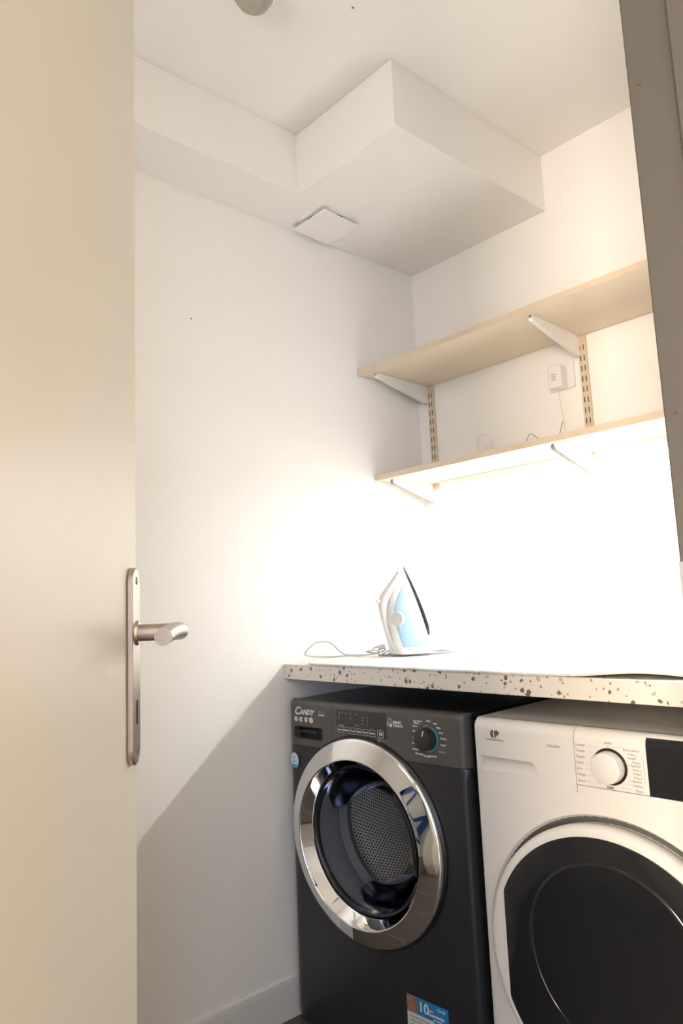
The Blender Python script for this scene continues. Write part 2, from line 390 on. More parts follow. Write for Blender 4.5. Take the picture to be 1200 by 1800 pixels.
# ------------------------------------------------------------------ shelves, rails, brackets
def shelf(name, z, t, d, label):
    bm = B()
    prism(bm, [(wx(0)+.004, -.012), (XR-.002, -.012), (XR-.002, -d+.001), (wx(-d)+.004, -d+.001)], z, z+t)
    o = thing(name, label, 'shelf', (XR/2, -d/2, z))
    for v in bm.verts: v.co -= Vector((XR/2, -d/2, z))
    obj('board', bm, M['shelf'], o)
    bm = B(); box(bm, wx(-d)+.004-XR/2, XR/2-.002, -d-.0004+d/2, -d+.001+d/2, 0, t); obj('edge_band', bm, M['shelf_edge'], o, label='tan edge band')
    return o
Z1, T1, D1, Z2, T2, D2 = 1.8708, .0175, .2966, 1.5116, .0185, .2387
shelf('shelf', Z1, T1, D1, 'upper pale beech-look shelf board with two white brackets below')
shelf('shelf', Z2, T2, D2, 'lower pale shelf board with the bright light strip underneath')
def rail(x, label):
    o = thing('shelf_rail', label, 'rail', (x, 0, 1.42), group=None)
    zt = Z1+.0-1.42
    bm = B(); box(bm, -.0125, .0125, -.011, -.0002, 0, zt); obj('channel', bm, M['rail'], o, bevel=.001)
    bm = B(); z = .116
    while z < zt-.02:
        for sx in (-.0055, .0055): box(bm, sx-.0014, sx+.0014, -.0115, -.0105, z, z+.017)
        z += .032
    obj('slots', bm, M['slot'], o); return o
RX1, RX2 = .063, .647
rail(RX1, 'slotted beige wall rail in the back corner, left one'); rail(RX2, 'slotted beige wall rail beside the socket, right one')
def bracket(x, z, L, label, group=None):
    """z is the underside of the board; side plates taper from the rail to the tip"""
    o = thing('shelf_bracket', label, 'bracket', (x, -.011, z-.062), group=group)
    prof = [(-.0, .0), (-.0, .060), (-L, .060), (-L, .052), (-L+.006, .046), (-.014, .0)]
    bm = B(); prism(bm, [(p[0], p[1]) for p in prof], -.0062, -.0050, 'x'); prism(bm, prof, .0050, .0062, 'x')
    obj('side_plates', bm, M['bracket'], o)
    bm = B(); q = [(-L, .0505), (-L+.006, .0446), (-.014, -.0014), (-.0, -.0014), (-.0, 0), (-.014, 0), (-L+.006, .046), (-L, .052)]
    prism(bm, q, -.0062, .0062, 'x'); obj('bottom_flange', bm, M['bracket'] if z > 1.6 else M['flange_shade'], o)  # lower flanges get the colour with the shade in it
    bm = B(); box(bm, -.0055, .0055, -L+.002, -.002, .0605, .0618); obj('top_flange', bm, M['bracket'], o)
    for f in (.3, .72):
        bm = B(); y = -L*f; zz = .0505+(L*f-L)*-.0+(-.0514*(1-f))*1.0
        lathe(bm, [(0, -.002), (.0026, -.0015), (.003, 0)], 0, 0, 12)
        for v in bm.verts: v.co = Vector((v.co.x, y+v.co.z*.9, zz-.0008+v.co.y))
        obj('screw', bm, M['screw'], o)
    return o
bracket(RX1-.018, Z1, .262, 'white steel bracket holding the upper shelf, in the corner')
bracket(RX2-.012, Z1, .262, 'white steel bracket holding the upper shelf beside the socket')
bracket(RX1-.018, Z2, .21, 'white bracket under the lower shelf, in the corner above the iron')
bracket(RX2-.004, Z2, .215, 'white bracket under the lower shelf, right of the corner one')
# light strip under the lower shelf
for (a_, b_), lb in zip(SEGS, ('bright white light strip under the lower shelf, between its two brackets', 'bright white light strip under the lower shelf, right of both brackets')):
    o = thing('led_strip', lb, 'light strip', ((a_+b_)/2, LED_Y, LED_Z)); hl_ = (b_-a_)/2
    bm = B(); box(bm, -hl_-.003, hl_+.003, -.0095, .0095, .0005, Z2-LED_Z-.0003); obj('housing', bm, M['plastic'], o, bevel=.001)
    bm = B(); box(bm, -hl_, hl_, -.007, .007, -.0002, .0005); obj('diffuser', bm, M['led'], o)

# ------------------------------------------------------------------ socket, adapter and wires on the back wall
o = thing('wall_socket', 'white square wall socket between the two shelves', 'socket', (.571, 0, 1.765))
bm = B(); prism(bm, rrect(-.043, .043, -.043, .043, .006), -.009, -.0002, 'y'); obj('cover_plate', bm, M['plastic'], o, bevel=.0015)
bm = B(); lathe(bm, [(.020, -.0092), (.022, -.0105), (.024, -.0092)], 0, 0, 40, close=True); obj('rim', bm, M['plastic'], o)
o = thing('power_adapter', 'white plug-in power adapter in the wall socket', 'adapter', (.570, -.0096, 1.757))
bm = B(); prism(bm, rrect(-.021, .021, -.035, .035, .005), -.036, -.001, 'y'); obj('housing', bm, M['plastic'], o, bevel=.002)
bm = B()
for k in range(4): box(bm, -.012, .004, -.0364, -.0358, -.012+k*.006, -.010+k*.006)
obj('print', bm, M['ink_soft'], o, label='grey rating text')
bm = B(); tube(bm, spline([(.0, -.02, -.034), (.002, -.022, -.07), (.008, -.018, -.14), (.004, -.014, -.2245)]), .0012, 6); obj('cable', bm, M['plastic'], o, smooth=True)
zb = Z2+T2
bm = B(); pts = []
for k in range(22): a = k/21*2.1*PI-1.0; pts.append((.315+.026*math.cos(a), -.06-.002*k*.4, zb+.0655+.030*math.sin(a)+k*.0004))
pts = [(.20, -.08, zb+.0035), (.27, -.07, zb+.014)]+pts+[(.37, -.07, zb+.018), (.40, -.07, zb+.003)]
tube(bm, spline(pts, 4), .0028, 8); tag(obj('cable_coil', bm, M['plastic'], smooth=True), 'white cable coiled in a loop standing on the lower shelf', 'cable')
bm = B(); tube(bm, spline([(.470, -.10, zb+.002), (.486, -.10, zb+.03), (.505, -.10, zb+.055), (.53, -.10, zb+.035), (.565, -.10, zb+.012), (.592, -.10, zb+.02), (.604, -.10, zb+.047), (.613, -.10, zb+.07)]), .0010, 6)
tag(obj('thin_wire', bm, M['screw'], smooth=True), 'thin dark wire curling up from the lower shelf', 'wire')

# ------------------------------------------------------------------ ceiling fittings
o = thing('vent_cover', 'white square vent cover hanging from the boxed-in ceiling', 'vent', (.068, -.495, ZS))
bm = B(); prism(bm, rrect(-.075, .075, -.075, .075, .004), -.016, -.012); obj('cover_plate', bm, M['ceil'], o, bevel=.0012)
bm = B()
lathe(bm, [(.066, 0), (.069, -.005), (.078, -.0035), (.086, 0)], 0, 0, 48)
for v in bm.verts: v.co = Vector((v.co.x, v.co.z, v.co.y))
obj('collar', bm, M['ceil'], o, smooth=True)
bm = B()
lathe(bm, [(0, -.0012), (.066, -.0012)], 0, 0, 48)
for v in bm.verts: v.co = Vector((v.co.x, v.co.z, v.co.y))
obj('duct_opening', bm, M['hole'], o)
for sx in (-1, 1):
    bm = B(); box(bm, sx*.03-.004, sx*.03+.004, -.004, .004, -.012, -.0006); obj('clip', bm, M['plastic'], o)
o = thing('ceiling_light', 'small round greyish glass ceiling light at the top edge', 'ceiling light', (.466, -1.066, ZC))
def updown(bm):
    for v in bm.verts: v.co = Vector((v.co.x, v.co.z, v.co.y))
bm = B(); lathe(bm, [(0, 0), (.05, 0), (.05, -.012), (.046, -.016), (0, -.016)], 0, 0, 48); updown(bm); obj('base', bm, M['plastic_grey'], o, smooth=True)
bm = B(); lathe(bm, [(.044, -.014), (.045, -.03), (.036, -.045), (.018, -.053), (0, -.055)], 0, 0, 48); updown(bm); obj('glass_shade', bm, M['lampglass'], o, smooth=True)
bm = B(); lathe(bm, [(0, -.0012), (.0022, -.001), (.003, -.0001)], 0, 0, 12); updown(bm); tag(obj('ceiling_screw', bm, M['screw'], loc=(.5701, -.8515, ZC-.0001)), 'tiny dark screw in the white ceiling above the soffit', 'screw')
bm = B(); lathe(bm, [(0, -.002), (.0018, -.0015), (.0022, 0)], 0, 0, 12)
nl = obj('wall_nail', bm, M['screw'], loc=(wx(-.9206)+.0003, -.9206, 1.9244)); nl.rotation_euler = (0, 0, PI/2); tag(nl, 'tiny nail head in the bare left wall', 'nail')

# ------------------------------------------------------------------ machine body maker
def vprof(x, z, W, Zt, rx, rd, rz):
    v = 0
    for e in (x, W-x):
        if e < rx: q = (rx-max(e, 0))/rx; v += rd*(1-math.sqrt(max(0, 1-q*q)))
    e = Zt-z
    if e < rz: q = (rz-max(e, 0))/rz; v += rz*(1-math.sqrt(max(0, 1-q*q)))
    return v
def cabinet(W, Zs, Zt, depth, rx, rd, hole, hv, step, z0=.012):
    """lower front with a round hole, sides, back and the upper box behind the panels"""
    bm = B(); cx, cz, R = hole; out = []
    N = 28
    for k in range(N): out.append((W*k/N, z0))
    for k in range(N): out.append((W, z0+(Zs-z0)*k/N))
    for k in range(N): out.append((W-W*k/N, Zs))
    for k in range(N): out.append((0, Zs-(Zs-z0)*k/N))
    n = len(out); rings = []
    for v in hv:                                   # rim going into the hole
        rings.append([bm.verts.new((cx+v[0]*math.cos(math.atan2(p[1]-cz, p[0]-cx)), v[1], cz+v[0]*math.sin(math.atan2(p[1]-cz, p[0]-cx)))) for p in out])
    K = 22
    for k in range(K+1):
        t = 1-(1-k/K)**2; row = []
        for p in out:
            a = math.atan2(p[1]-cz, p[0]-cx); q = (cx+R*math.cos(a), cz+R*math.sin(a))
            x = q[0]+(p[0]-q[0])*t; z = q[1]+(p[1]-q[1])*t
            row.append(bm.verts.new((x, vprof(x, z, W, 99, rx, rd, .001), z)))
        rings.append(row)
    rings.append([bm.verts.new((p[0], depth, p[1])) for p in out])
    for A, C in zip(rings, rings[1:]):
        for i in range(n): bm.faces.new((A[i], A[(i+1) % n], C[(i+1) % n], C[i]))
    bm.faces.new(rings[-1])
    box(bm, .0005, W-.0005, step, depth, Zs-.0001, Zt)
    return bm
def panel(x0, x1, z0, z1, W, Zt, rx, rd, rz, off, thick, flatback=True):
    """solid control-panel piece whose front follows the rounded body"""
    bm = B()
    def samples(a, b, lo, hi, r):
        s = {a, b}
        for k in range(9):
            for q in (lo+r*(k/8)**2, hi-r*(k/8)**2):
                if a < q < b: s.add(q)
        for k in range(1, 6): s.add(a+(b-a)*k/6)
        return sorted(s)
    xs = samples(x0, x1, 0, W, rx); zs = samples(z0, z1, -9, Zt, rz)
    F = [[bm.verts.new((x, vprof(x, z, W, Zt, rx, rd, rz)-off, z)) for x in xs] for z in zs]
    Bk = [[bm.verts.new((x, max(thick, vprof(x, z, W, Zt, rx, rd, rz)+.001), z)) for x in xs] for z in zs]
    for G in (F, Bk):
        for a, b in zip(G, G[1:]):
            for i in range(len(xs)-1): bm.faces.new((a[i], a[i+1], b[i+1], b[i]))
    for i in range(len(xs)-1):
        bm.faces.new((F[0][i], F[0][i+1], Bk[0][i+1], Bk[0][i])); bm.faces.new((F[-1][i], F[-1][i+1], Bk[-1][i+1], Bk[-1][i]))
    for j in range(len(zs)-1):
        bm.faces.new((F[j][0], F[j+1][0], Bk[j+1][0], Bk[j][0])); bm.faces.new((F[j][-1], F[j+1][-1], Bk[j+1][-1], Bk[j][-1]))
    return bm
def feet(parent, W, depth, m):
    for x in (.06, W-.06):
        for y in (.08, depth-.06):
            bm = B(); lathe(bm, [(0, .0), (.02, .0), (.02, .008), (.012, .012), (0, .012)], 0, 0, 20)
            for v in bm.verts: v.co = Vector((v.co.x, v.co.z, v.co.y))
            obj('foot', bm, m, parent, loc=(x, y, 0))

# ------------------------------------------------------------------ black washing machine
W = .597; ZT = .8404; ZSM = .7175
wm = thing('washing_machine', 'black front-loading washing machine with a big chrome door ring, beside the left wall', 'washing machine', (-.0164, -.6503, 0), math.atan(.0613))
RX, RD, RZ = .030, .026, .014
C0 = (.277, .511)
DEP = .56
bm = cabinet(W, ZSM, ZT-.016, DEP, RX, RD, (C0[0], C0[1], .196), [(.186, .05), (.188, .012), (.192, .003)], .03)
obj('cabinet', bm, M['black'], wm, smooth=True)
bm = B(); box(bm, .004, W-.004, .02, DEP, ZT-.0155, ZT-.002); obj('top_lid', bm, M['black'], wm, bevel=.004)
feet(wm, W, DEP, M['black_plastic'])
# control panel and detergent drawer
XD = .178
cp = obj('control_panel', panel(XD+.0008, W, ZSM+.0012, ZT, W, ZT, RX, RD, RZ, 0, .03), M['black_panel'], wm, smooth=True)
dr = obj('detergent_drawer', panel(0, XD, ZSM+.0012, ZT, W, ZT, RX, RD, RZ, 0, .0299), M['black_panel'], wm, smooth=True)
bm1 = B(); prism(bm1, rrect(.030, .140, .737, .770, .006), -.02, .022, 'y'); cut(dr, [bm1])
me = dr.data
for p in me.polygons: p.use_smooth = True
me.set_sharp_from_angle(angle=math.radians(38))
bm = B(); box(bm, .030, .140, .0215, .0225, .737, .770); obj('grip_well', bm, M['black_plastic'], dr)
bm = B(); tube(bm, spline([(.028, .0, .748), (.05, .001, .756), (.075, .002, .7585), (.12, .002, .757)]), .0035, 10); obj('grip_bar', bm, M['black_plastic'], dr, smooth=True)
V = -.0004
bm = B(); text_bm(bm, 'C', .0315, .8105, .030, V, shear=.35, bold=.0006); text_bm(bm, 'ANDY', .0535, .8085, .0195, V, shear=.35, bold=.0006, wscale=.98); obj('brand_name', bm, M['ink_white'], dr)
bm = B(); text_bm(bm, 'smart', .1275, .8135, .0115, V, bold=.0002); obj('blue_print', bm, M['bluetext'], dr)
bm = B(); text_bm(bm, 'Inverter', .1285, .8055, .0070, V, bold=.0002)
obj('print', bm, M['ink_white'], dr)
bm = B()
for k, xx in enumerate((.038, .0585, .0785, .098)):
    pr = [(0, V), (.0082, V)]
    if k < 3: lathe(bm, [(0, V), (.0072, V)], xx, .789, 20, a0=.5, a1=5.8)
    else: lathe(bm, pr, xx, .789, 24)
    text_bm(bm, ['kg', '-', '+', ''][k], xx+.003, .789, .007, V-.0004, bold=.0002) if k < 3 else None
obj('programme_symbols', bm, M['paper'], dr)
# display field, keys
bm = B(); prism(bm, rrect(.196, .366, .763, .826, .003), -.0012, .0005, 'y'); disp = obj('display', bm, mat('display_film', (.045, .04, .04), .22), cp)
bm = B(); vt = -.0016
for xx, zz in ((.209, .8185), (.219, .8185), (.231, .817), (.246, .816), (.268, .817), (.208, .812), (.207, .804), (.248, .806), (.289, .8105), (.305, .810), (.289, .803), (.305, .802), (.289, .795), (.305, .794)):
    lathe(bm, [(0, vt), (.0021, vt)], xx, zz, 10)
obj('indicator_symbols', bm, M['ink_dim'], disp)
bm = B()
for i, (xa, xb) in enumerate(((.199, .221), (.223, .242), (.246, .264), (.268, .283), (.287, .305), (.309, .330))):
    rframe(bm, xa, xb, .766, .782, .002, .0006, vt)
    text_bm(bm, ['Options', 'Départ', 'Temp', 'Essor', 'Zoom', 'Vapeur'][i], (xa+xb)/2, .774, .0058, vt, 'CENTER', bold=.0001)
rframe(bm, .338, .357, .765, .784, .003, .0008, vt)
box(bm, .344, .3455, vt-.0001, vt, .770, .779); box(bm, .3475, .349, vt-.0001, vt, .770, .779)
prism(bm, [(.3505, .770), (.3505, .779), (.3545, .7745)], vt-.0001, vt, 'y')
box(bm, .205, .223, vt-.0001, vt, .7855, .7865); box(bm, .262, .274, vt-.0001, vt, .789, .790)
box(bm, .312, .3128, vt-.0001, vt, .757, .762); box(bm, .312, .346, vt-.0001, vt, .7562, .757); box(bm, .3452, .346, vt-.0001, vt, .757, .762)
obj('key_print', bm, M['ink_white'], disp)
bm = B(); text_bm(bm, 'SMART', .388, .8065, .0085, V, bold=.0002); text_bm(bm, 'TOUCH', .388, .7985, .0085, V, bold=.0002)
rframe(bm, .372, .384, .800, .8145, .0025, .0012, V); rframe(bm, .369, .379, .796, .806, .002, .001, V); box(bm, .379, .385, V-.0001, V, .795, .802)
obj('touch_symbol', bm, M['ink_white'], cp)
# program dial
KX, KZ = .492, .777
bm = B(); lathe(bm, [(.0270, 0), (.0270, -.0020), (.0300, -.0022), (.0308, 0)], KX, KZ, 64, a0=-.62*PI, a1=.42*PI); obj('dial_ring', bm, M['cyan'], cp, smooth=True, label='teal light ring around the dial')
bm = B(); lathe(bm, [(.0290, 0), (.0290, -.0010), (.0302, -.0010), (.0302, 0)], KX, KZ, 32, a0=-.80*PI, a1=-.64*PI); obj('dial_arc', bm, M['ink_white'], cp); bm = B(); lathe(bm, [(.0290, 0), (.0290, -.0010), (.0302, -.0010), (.0302, 0)], KX, KZ, 16, a0=.46*PI, a1=.6*PI); obj('dial_arc', bm, M['ink_white'], cp)
kn = None
bm = B(); lathe(bm, [(.026, .0), (.0258, -.020), (.0245, -.0235), (.022, -.0245), (0, -.025)], KX, KZ, 64); kn = obj('program_dial', bm, M['knob_black'], cp, smooth=True)
bm = B(); a = math.radians(75); d = Vector((math.cos(a), 0, math.sin(a))); pxn = Vector((-d.z, 0, d.x))
p0 = Vector((KX, -.0255, KZ))+d*.009; p1 = Vector((KX, -.0248, KZ))+d*.0225
vs = [bm.verts.new(p) for p in (p0-pxn*.0013, p0+pxn*.0013, p1+pxn*.0013, p1-pxn*.0013)]; vs2 = [bm.verts.new(v.co+Vector((0, .002, 0))) for v in vs]
bm.faces.new(vs); bm.faces.new(vs2[::-1])
for i in range(4): bm.faces.new((vs[i], vs[(i+1) % 4], vs2[(i+1) % 4], vs2[i]))
obj('pointer', bm, M['ink_white'], kn)
bm = B(); bmr = B()
labs = [('Eco 40-60', 112, 0), ('Mixte', 126, 0), ('Sport', 140, 0), ('20°', 160, 0), ('39\'', 182, 0), ('Laine', 200, 0), ('Rinçage', 222, 0), ('Essorage', 245, 0), ('Vidange', 262, 0), ('Rapid 30', 288, 0), ('Hygiène', 320, 0), ('Coton', 345, 0), ('Perfect', 5, 0), ('Jeans', 24, 0), ('Bébé', 42, 0), ('Auto', 62, 0), ('Delic', 82, 0)]
for s, dg, _ in labs:
    a = math.radians(dg); rx_ = .038 if abs(math.cos(a)) < .6 else .036; xx = KX+rx_*math.cos(a)*1.02; zz = KZ+.041*math.sin(a)
    al = 'CENTER' if abs(math.cos(a)) < .35 else ('RIGHT' if math.cos(a) < 0 else 'LEFT')
    text_bm(bmr if s == 'Hygiène' else bm, s, xx, zz, .0062, V, al, bold=.0001)
obj('program_names', bm, M['ink_white'], cp); obj('pink_program_name', bmr, M['ink_red'], cp, label='pink program name')
# door
dk = obj('door_ring', lathe(B(), [(.2475, -.001), (.2482, -.007), (.2474, -.013), (.2450, -.0170), (.2410, -.0195)]+[(.2410-.039*k/8, -.0195-.0195*k/8) for k in range(1, 9)]+[(.1995, -.0397), (.1975, -.0385)]+[(.1965-.018*k/6, -.037+.032*k/6) for k in range(0, 7)]+[(.1770, .004)], C0[0], C0[1], 160), M['chrome'], wm, smooth=True, label='polished chrome porthole ring')
bm = B(); lathe(bm, [(.2482, -.004), (.2520, -.004), (.2540, .002)], C0[0], C0[1], 128); obj('ring_gasket', bm, M['black_plastic'], dk, smooth=True)
bm = B(); lathe(bm, [(.1775, -.003), (.174, .0), (.171, .006), (.170, .010)], C0[0], C0[1], 128); obj('inner_bezel', bm, M['black_plastic'], dk, smooth=True)
gp = [(.172, -.002), (.168, .004), (.160, .014), (.152, .04), (.143, .08), (.130, .115), (.105, .135), (.06, .148), (0, .152)]
bm = B(); lathe(bm, gp, C0[0], C0[1], 128); obj('door_glass', bm, M['glass'], dk, smooth=True, label='clear bowl-shaped porthole glass')
bm = B(); lathe(bm, [(.1860, .0), (.1850, .05), (.178, .075), (.183, .10), (.172, .12), (.178, .14), (.19, .15)], C0[0], C0[1], 96); obj('door_gasket', bm, M['rubber'], wm, smooth=True)
# handle: black curved lip on the right inside of the ring
bm = B(); seg = 28; rows = []
for k in range(seg+1):
    a = math.radians(47-(47+12)*k/seg); e = min(1, min(k, seg-k)/4)**.5
    prof = [(.1955, -.0380), (.1990-.004*(1-e), -.0475*e-.04*(1-e)), (.1900, -.0490*e-.036*(1-e)), (.1800-.006*e, -.040*e-.02*(1-e)), (.1740-.004*e, -.026*e-.01*(1-e)), (.1780, -.008)]
    rows.append([bm.verts.new((C0[0]+r*math.cos(a), v, C0[1]+r*math.sin(a))) for r, v in prof])
for A, C in zip(rows, rows[1:]):
    for i in range(len(A)): bm.faces.new((A[i], A[(i+1) % len(A)], C[(i+1) % len(A)], C[i]))
bm.faces.new(rows[0]); bm.faces.new(rows[-1][::-1])
obj('door_handle', bm, M['black_plastic'], dk, smooth=True, label='black door handle lip')
# drum with perforations (uv in metres so the hole grid is even)
def drum():
    bm = B(); uvl = bm.loops.layers.uv.new('uv'); seg = 96; R = .235; prof = [(.19, .155), (.232, .165), (R, .18), (R, .42), (.225, .45), (.20, .462), (.12, .448), (.05, .44), (0, .44)]
    prof = prof; L = [0]
    for a, b in zip(prof, prof[1:]): L.append(L[-1]+math.hypot(b[0]-a[0], b[1]-a[1]))
    rings = [[bm.verts.new((C0[0]+r*math.cos(2*PI*i/seg), v, C0[1]+r*math.sin(2*PI*i/seg))) for i in range(seg)] for r, v in prof[:-1]]
    tip = bm.verts.new((C0[0], .44, C0[1]))
    for j in range(len(rings)-1):
        flat = j >= 4
        for i in range(seg):
            ii = (i+1) % seg; f = bm.faces.new((rings[j][i], rings[j][ii], rings[j+1][ii], rings[j+1][i]))
            for lp, (a, jj) in zip(f.loops, ((i, j), (i+1, j), (i+1, j+1), (i, j+1))):
                if flat: lp[uvl].uv = (lp.vert.co.x, lp.vert.co.z)
                else: lp[uvl].uv = (a/seg*2*PI*R, L[jj])
    for i in range(seg):
        f = bm.faces.new((rings[-1][i], rings[-1][(i+1) % seg], tip))
        for lp in f.loops: lp[uvl].uv = (lp.vert.co.x, lp.vert.co.z)
    return bm
du = obj('drum', drum(), M['drum'], wm, smooth=True, label='perforated steel drum inside')
for k in range(3):
    a0 = math.radians(34+120*k); bm = B(); rows = []
    for j in range(9):
        y = .175+.24*j/8; row = []
        for q, hgt in ((-.16, 0), (-.10, .03), (-.03, .045), (.03, .045), (.10, .03), (.16, 0)):
            hh = hgt*math.sin(PI*min(1, max(0, (j+1)/5))/2)*(1 if j < 7 else .6); r = .2345-hh
            row.append(bm.verts.new((C0[0]+r*math.cos(a0+q), y, C0[1]+r*math.sin(a0+q))))
        rows.append(row)
    for A, C in zip(rows, rows[1:]):
        for i in range(5): bm.faces.new((A[i], A[i+1], C[i+1], C[i]))
    obj('drum_paddle', bm, M['rubber'], du, smooth=True)
# stickers
bm = B(); lathe(bm, [(0, -.0006), (.0205, -.0006), (.0210, .0)], 0, 0, 40)
st = obj('round_sticker', bm, M['sticker_teal'], wm, loc=(.0265, .0004, .6755), label='pale blue round sticker'); st.rotation_euler = (0, 0, -math.radians(10))
bm = B(); prism(bm, [(.0188*math.cos(t), .0188*math.sin(t)*1.0+.001) for t in [(-.22+1.44*k/20)*PI for k in range(21)]], -.0011, -.0006, 'y'); obj('sticker_face', bm, M['sticker_pale'], st)
bm = B(); box(bm, -.009, .010, -.0014, -.0011, .006, .0085); box(bm, .002, .010, -.0014, -.0011, -.004, -.001); box(bm, -.008, -.002, -.0014, -.0011, -.008, .001); obj('print', bm, M['ink_soft'], st)
ex0, ez1 = .388, .1885
bm = B(); prism(bm, [(ex0, .05), (ex0+.117, .05), (ex0+.117, ez1), (ex0, ez1)], -.0006, .0004, 'y'); en = obj('guarantee_label', bm, M['sticker_blue'], wm, label='blue and white rectangular sticker reading 10')
bm = B(); box(bm, ex0, ex0+.030, -.0010, -.0006, .1525, ez1); obj('picture', bm, M['photo'], en)
bm = B(); box(bm, ex0, ex0+.078, -.0010, -.0006, .05, .1515); obj('white_field', bm, M['paper'], en)
bm = B()
text_bm(bm, '10', ex0+.0335, .1700, .030, -.0010, bold=.0006); text_bm(bm, 'Candy', ex0+.085, .180, .0095, -.001, shear=.3)
text_bm(bm, 'years', ex0+.061, .172, .007, -.001); text_bm(bm, 'Guarantee', ex0+.061, .164, .0105, -.001, bold=.0002); text_bm(bm, 'on parts', ex0+.075, .156, .007, -.001)
obj('print', bm, M['ink_white'], en)
bm = B()
for k in range(9): box(bm, ex0+.008, ex0+.07-.012*(k % 3), -.0014, -.0010, .142-.008*k, .1445-.008*k)
obj('small_print', bm, M['ink_soft'], en)

# ------------------------------------------------------------------ white machine
W2 = .600; ZT2 = .8445; ZS2 = .7235
dy = thing('tumble_dryer', 'white front-loading machine with a dark glass door and round white dial, on the right', 'tumble dryer', (.6367, -.6594, 0), math.atan(.0128))
RX2_, RD2, RZ2 = .010, .010, .022
D0 = (.288, .420)
bm = cabinet(W2, ZS2, ZT2-.022, .57, RX2_, RD2, (D0[0], D0[1], .270), [(.20, .016), (.245, .016), (.262, .012)], .03)
obj('cabinet', bm, M['white_enamel'], dy, smooth=True)
bm = B(); box(bm, .0, W2, .022, .57, ZT2-.0215, ZT2); obj('top_lid', bm, M['white_enamel'], dy, bevel=.003)
feet(dy, W2, .57, M['plastic_grey'])
XD2 = .2335
dd = obj('detergent_drawer', panel(0, XD2, ZS2-.0, ZT2, W2, ZT2, RX2_, RD2, RZ2, .0, .0299), M['white_enamel'], dy, smooth=True)
bmc = B(); n1 = [(.017, .768), (.140, .768), (.156, .744), (.017, .738)]
# grip: a wedge-shaped scoop, deepest under its upper edge
lo = [bmc.verts.new((x, -.01, z)) for x, z in n1]; hi = [bmc.verts.new((x, y, z)) for x, z, y in ((.019, .7675, .024), (.139, .7675, .024), (.155, .7442, .0008), (.018, .7385, .0008))]
bmc.faces.new(lo); bmc.faces.new(hi[::-1])
for i in range(4): bmc.faces.new((lo[i], lo[(i+1) % 4], hi[(i+1) % 4], hi[i]))
cut(dd, [bmc])
for p in dd.data.polygons: p.use_smooth = True
dd.data.set_sharp_from_angle(angle=math.radians(30))
c2 = obj('control_panel', panel(XD2+.0015, W2, ZS2+.016, ZT2, W2, ZT2, RX2_, RD2, RZ2, .0, .0299), M['white_enamel'], dy, smooth=True)
bm = panel(XD2+.0015, W2, ZS2-.0, ZS2+.0148, W2, 99, RX2_, RD2, RZ2, .0, .0299); obj('panel_strip', bm, M['white_enamel'], dy, smooth=True)
bm = panel(.3735, W2-.001, ZS2+.0155, ZT2-.006, W2, ZT2, RX2_, RD2, RZ2, .0012, .004); obj('display_window', bm, M['dark_glass'], c2, smooth=True, label='black display window')
bm = B()
prism(bm, [(.0100*math.cos(t)*.55+.0500, .0100*math.sin(t)*.8+.8145) for t in [PI*.5+PI*k/10 for k in range(11)]]+[(.0530, .8065), (.0505, .8145), (.0530, .8225)], V-.0002, V, 'y')
prism(bm, [(.0075*math.cos(t)*.8+.0600, .0055*math.sin(t)+.8175) for t in [2*PI*k/14 for k in range(14)]], V-.0002, V, 'y')
prism(bm, [(.0550, .8065), (.0585, .8075), (.0590, .8165), (.0545, .8165)], V-.0002, V, 'y')
lg = obj('brand_logo', bm, M['ink_dark'], dd)
bm = B(); text_bm(bm, 'Continental Edison', .0545, .8035, .0058, V, 'CENTER', bold=.0001); obj('brand_print', bm, M['ink_soft'], dd); bm = B(); text_bm(bm, 'CESLK8W', .190, .8045, .0062, V, 'CENTER', wscale=1.1, bold=.0001); obj('model_print', bm, M['ink_soft'], dd)
KX2, KZ2 = .3035, .7805
bm = B(); lathe(bm, [(0, -.0022), (.0318, -.0022), (.0330, -.0012), (.0330, .0)], KX2, KZ2, 64); obj('dial_recess', bm, M['black_plastic'], c2, smooth=True, label='black ring behind the dial')
bm = B(); lathe(bm, [(.0285, -.002), (.0283, -.018), (.0272, -.0215), (.0250, -.0230), (0, -.0238)], KX2, KZ2, 64); obj('program_dial', bm, M['white_enamel'], c2, smooth=True)
bm = B(); z = .8135
for i, s in enumerate(('Intensif', 'Textile', 'Rapide', 'Laine', 'Jean', 'Draps', 'Sport')):
    zz = .8140-.0110*i; text_bm(bm, s, .2375, zz, .0066, V); x0 = .2625 if i < 3 else .2555
    box(bm, x0, .2705+(.012 if i in (0, 6) else 0), V-.0001, V, zz-.0003, zz+.0001)
right = [('Extra délicat', .8140), ('Prêt à', .8065), ('ranger', .8005), ('Prêt à', .7930), ('repasser', .7875), ('Prêt à', .7800), ('ranger', .7740), ('Prêt à', .7665), ('repasser', .7605), ('Délicat', .7525), ('Mixte', .7440)]
for s, zz in right: text_bm(bm, s, .3615-(.007 if .798 < zz < .808 else 0), zz, .0060, V, 'RIGHT')
for zz, xa, xb in ((.8165, .313, .327), (.7530, .333, .343), (.7450, .322, .345)): box(bm, xa, xb, V-.0001, V, zz, zz+.0004)
box(bm, .3665, .3670, V-.0001, V, .758, .805); box(bm, .3380, .3384, V-.0001, V, .757, .795)
text_bm(bm, 'Arrêt', .3030, .8225, .0062, V, 'CENTER', bold=.0001)
obj('program_names', bm, M['ink_soft'], c2)
bm = B(); text_bm(bm, 'Auto', .3010, .7430, .0066, V, 'CENTER', bold=.0002); obj('bold_print', bm, M['ink_dark'], c2)
bm = B(); lathe(bm, [(0, V), (.0009, V)], .3030, .8165, 8); obj('dial_mark', bm, M['ink_dark'], c2)
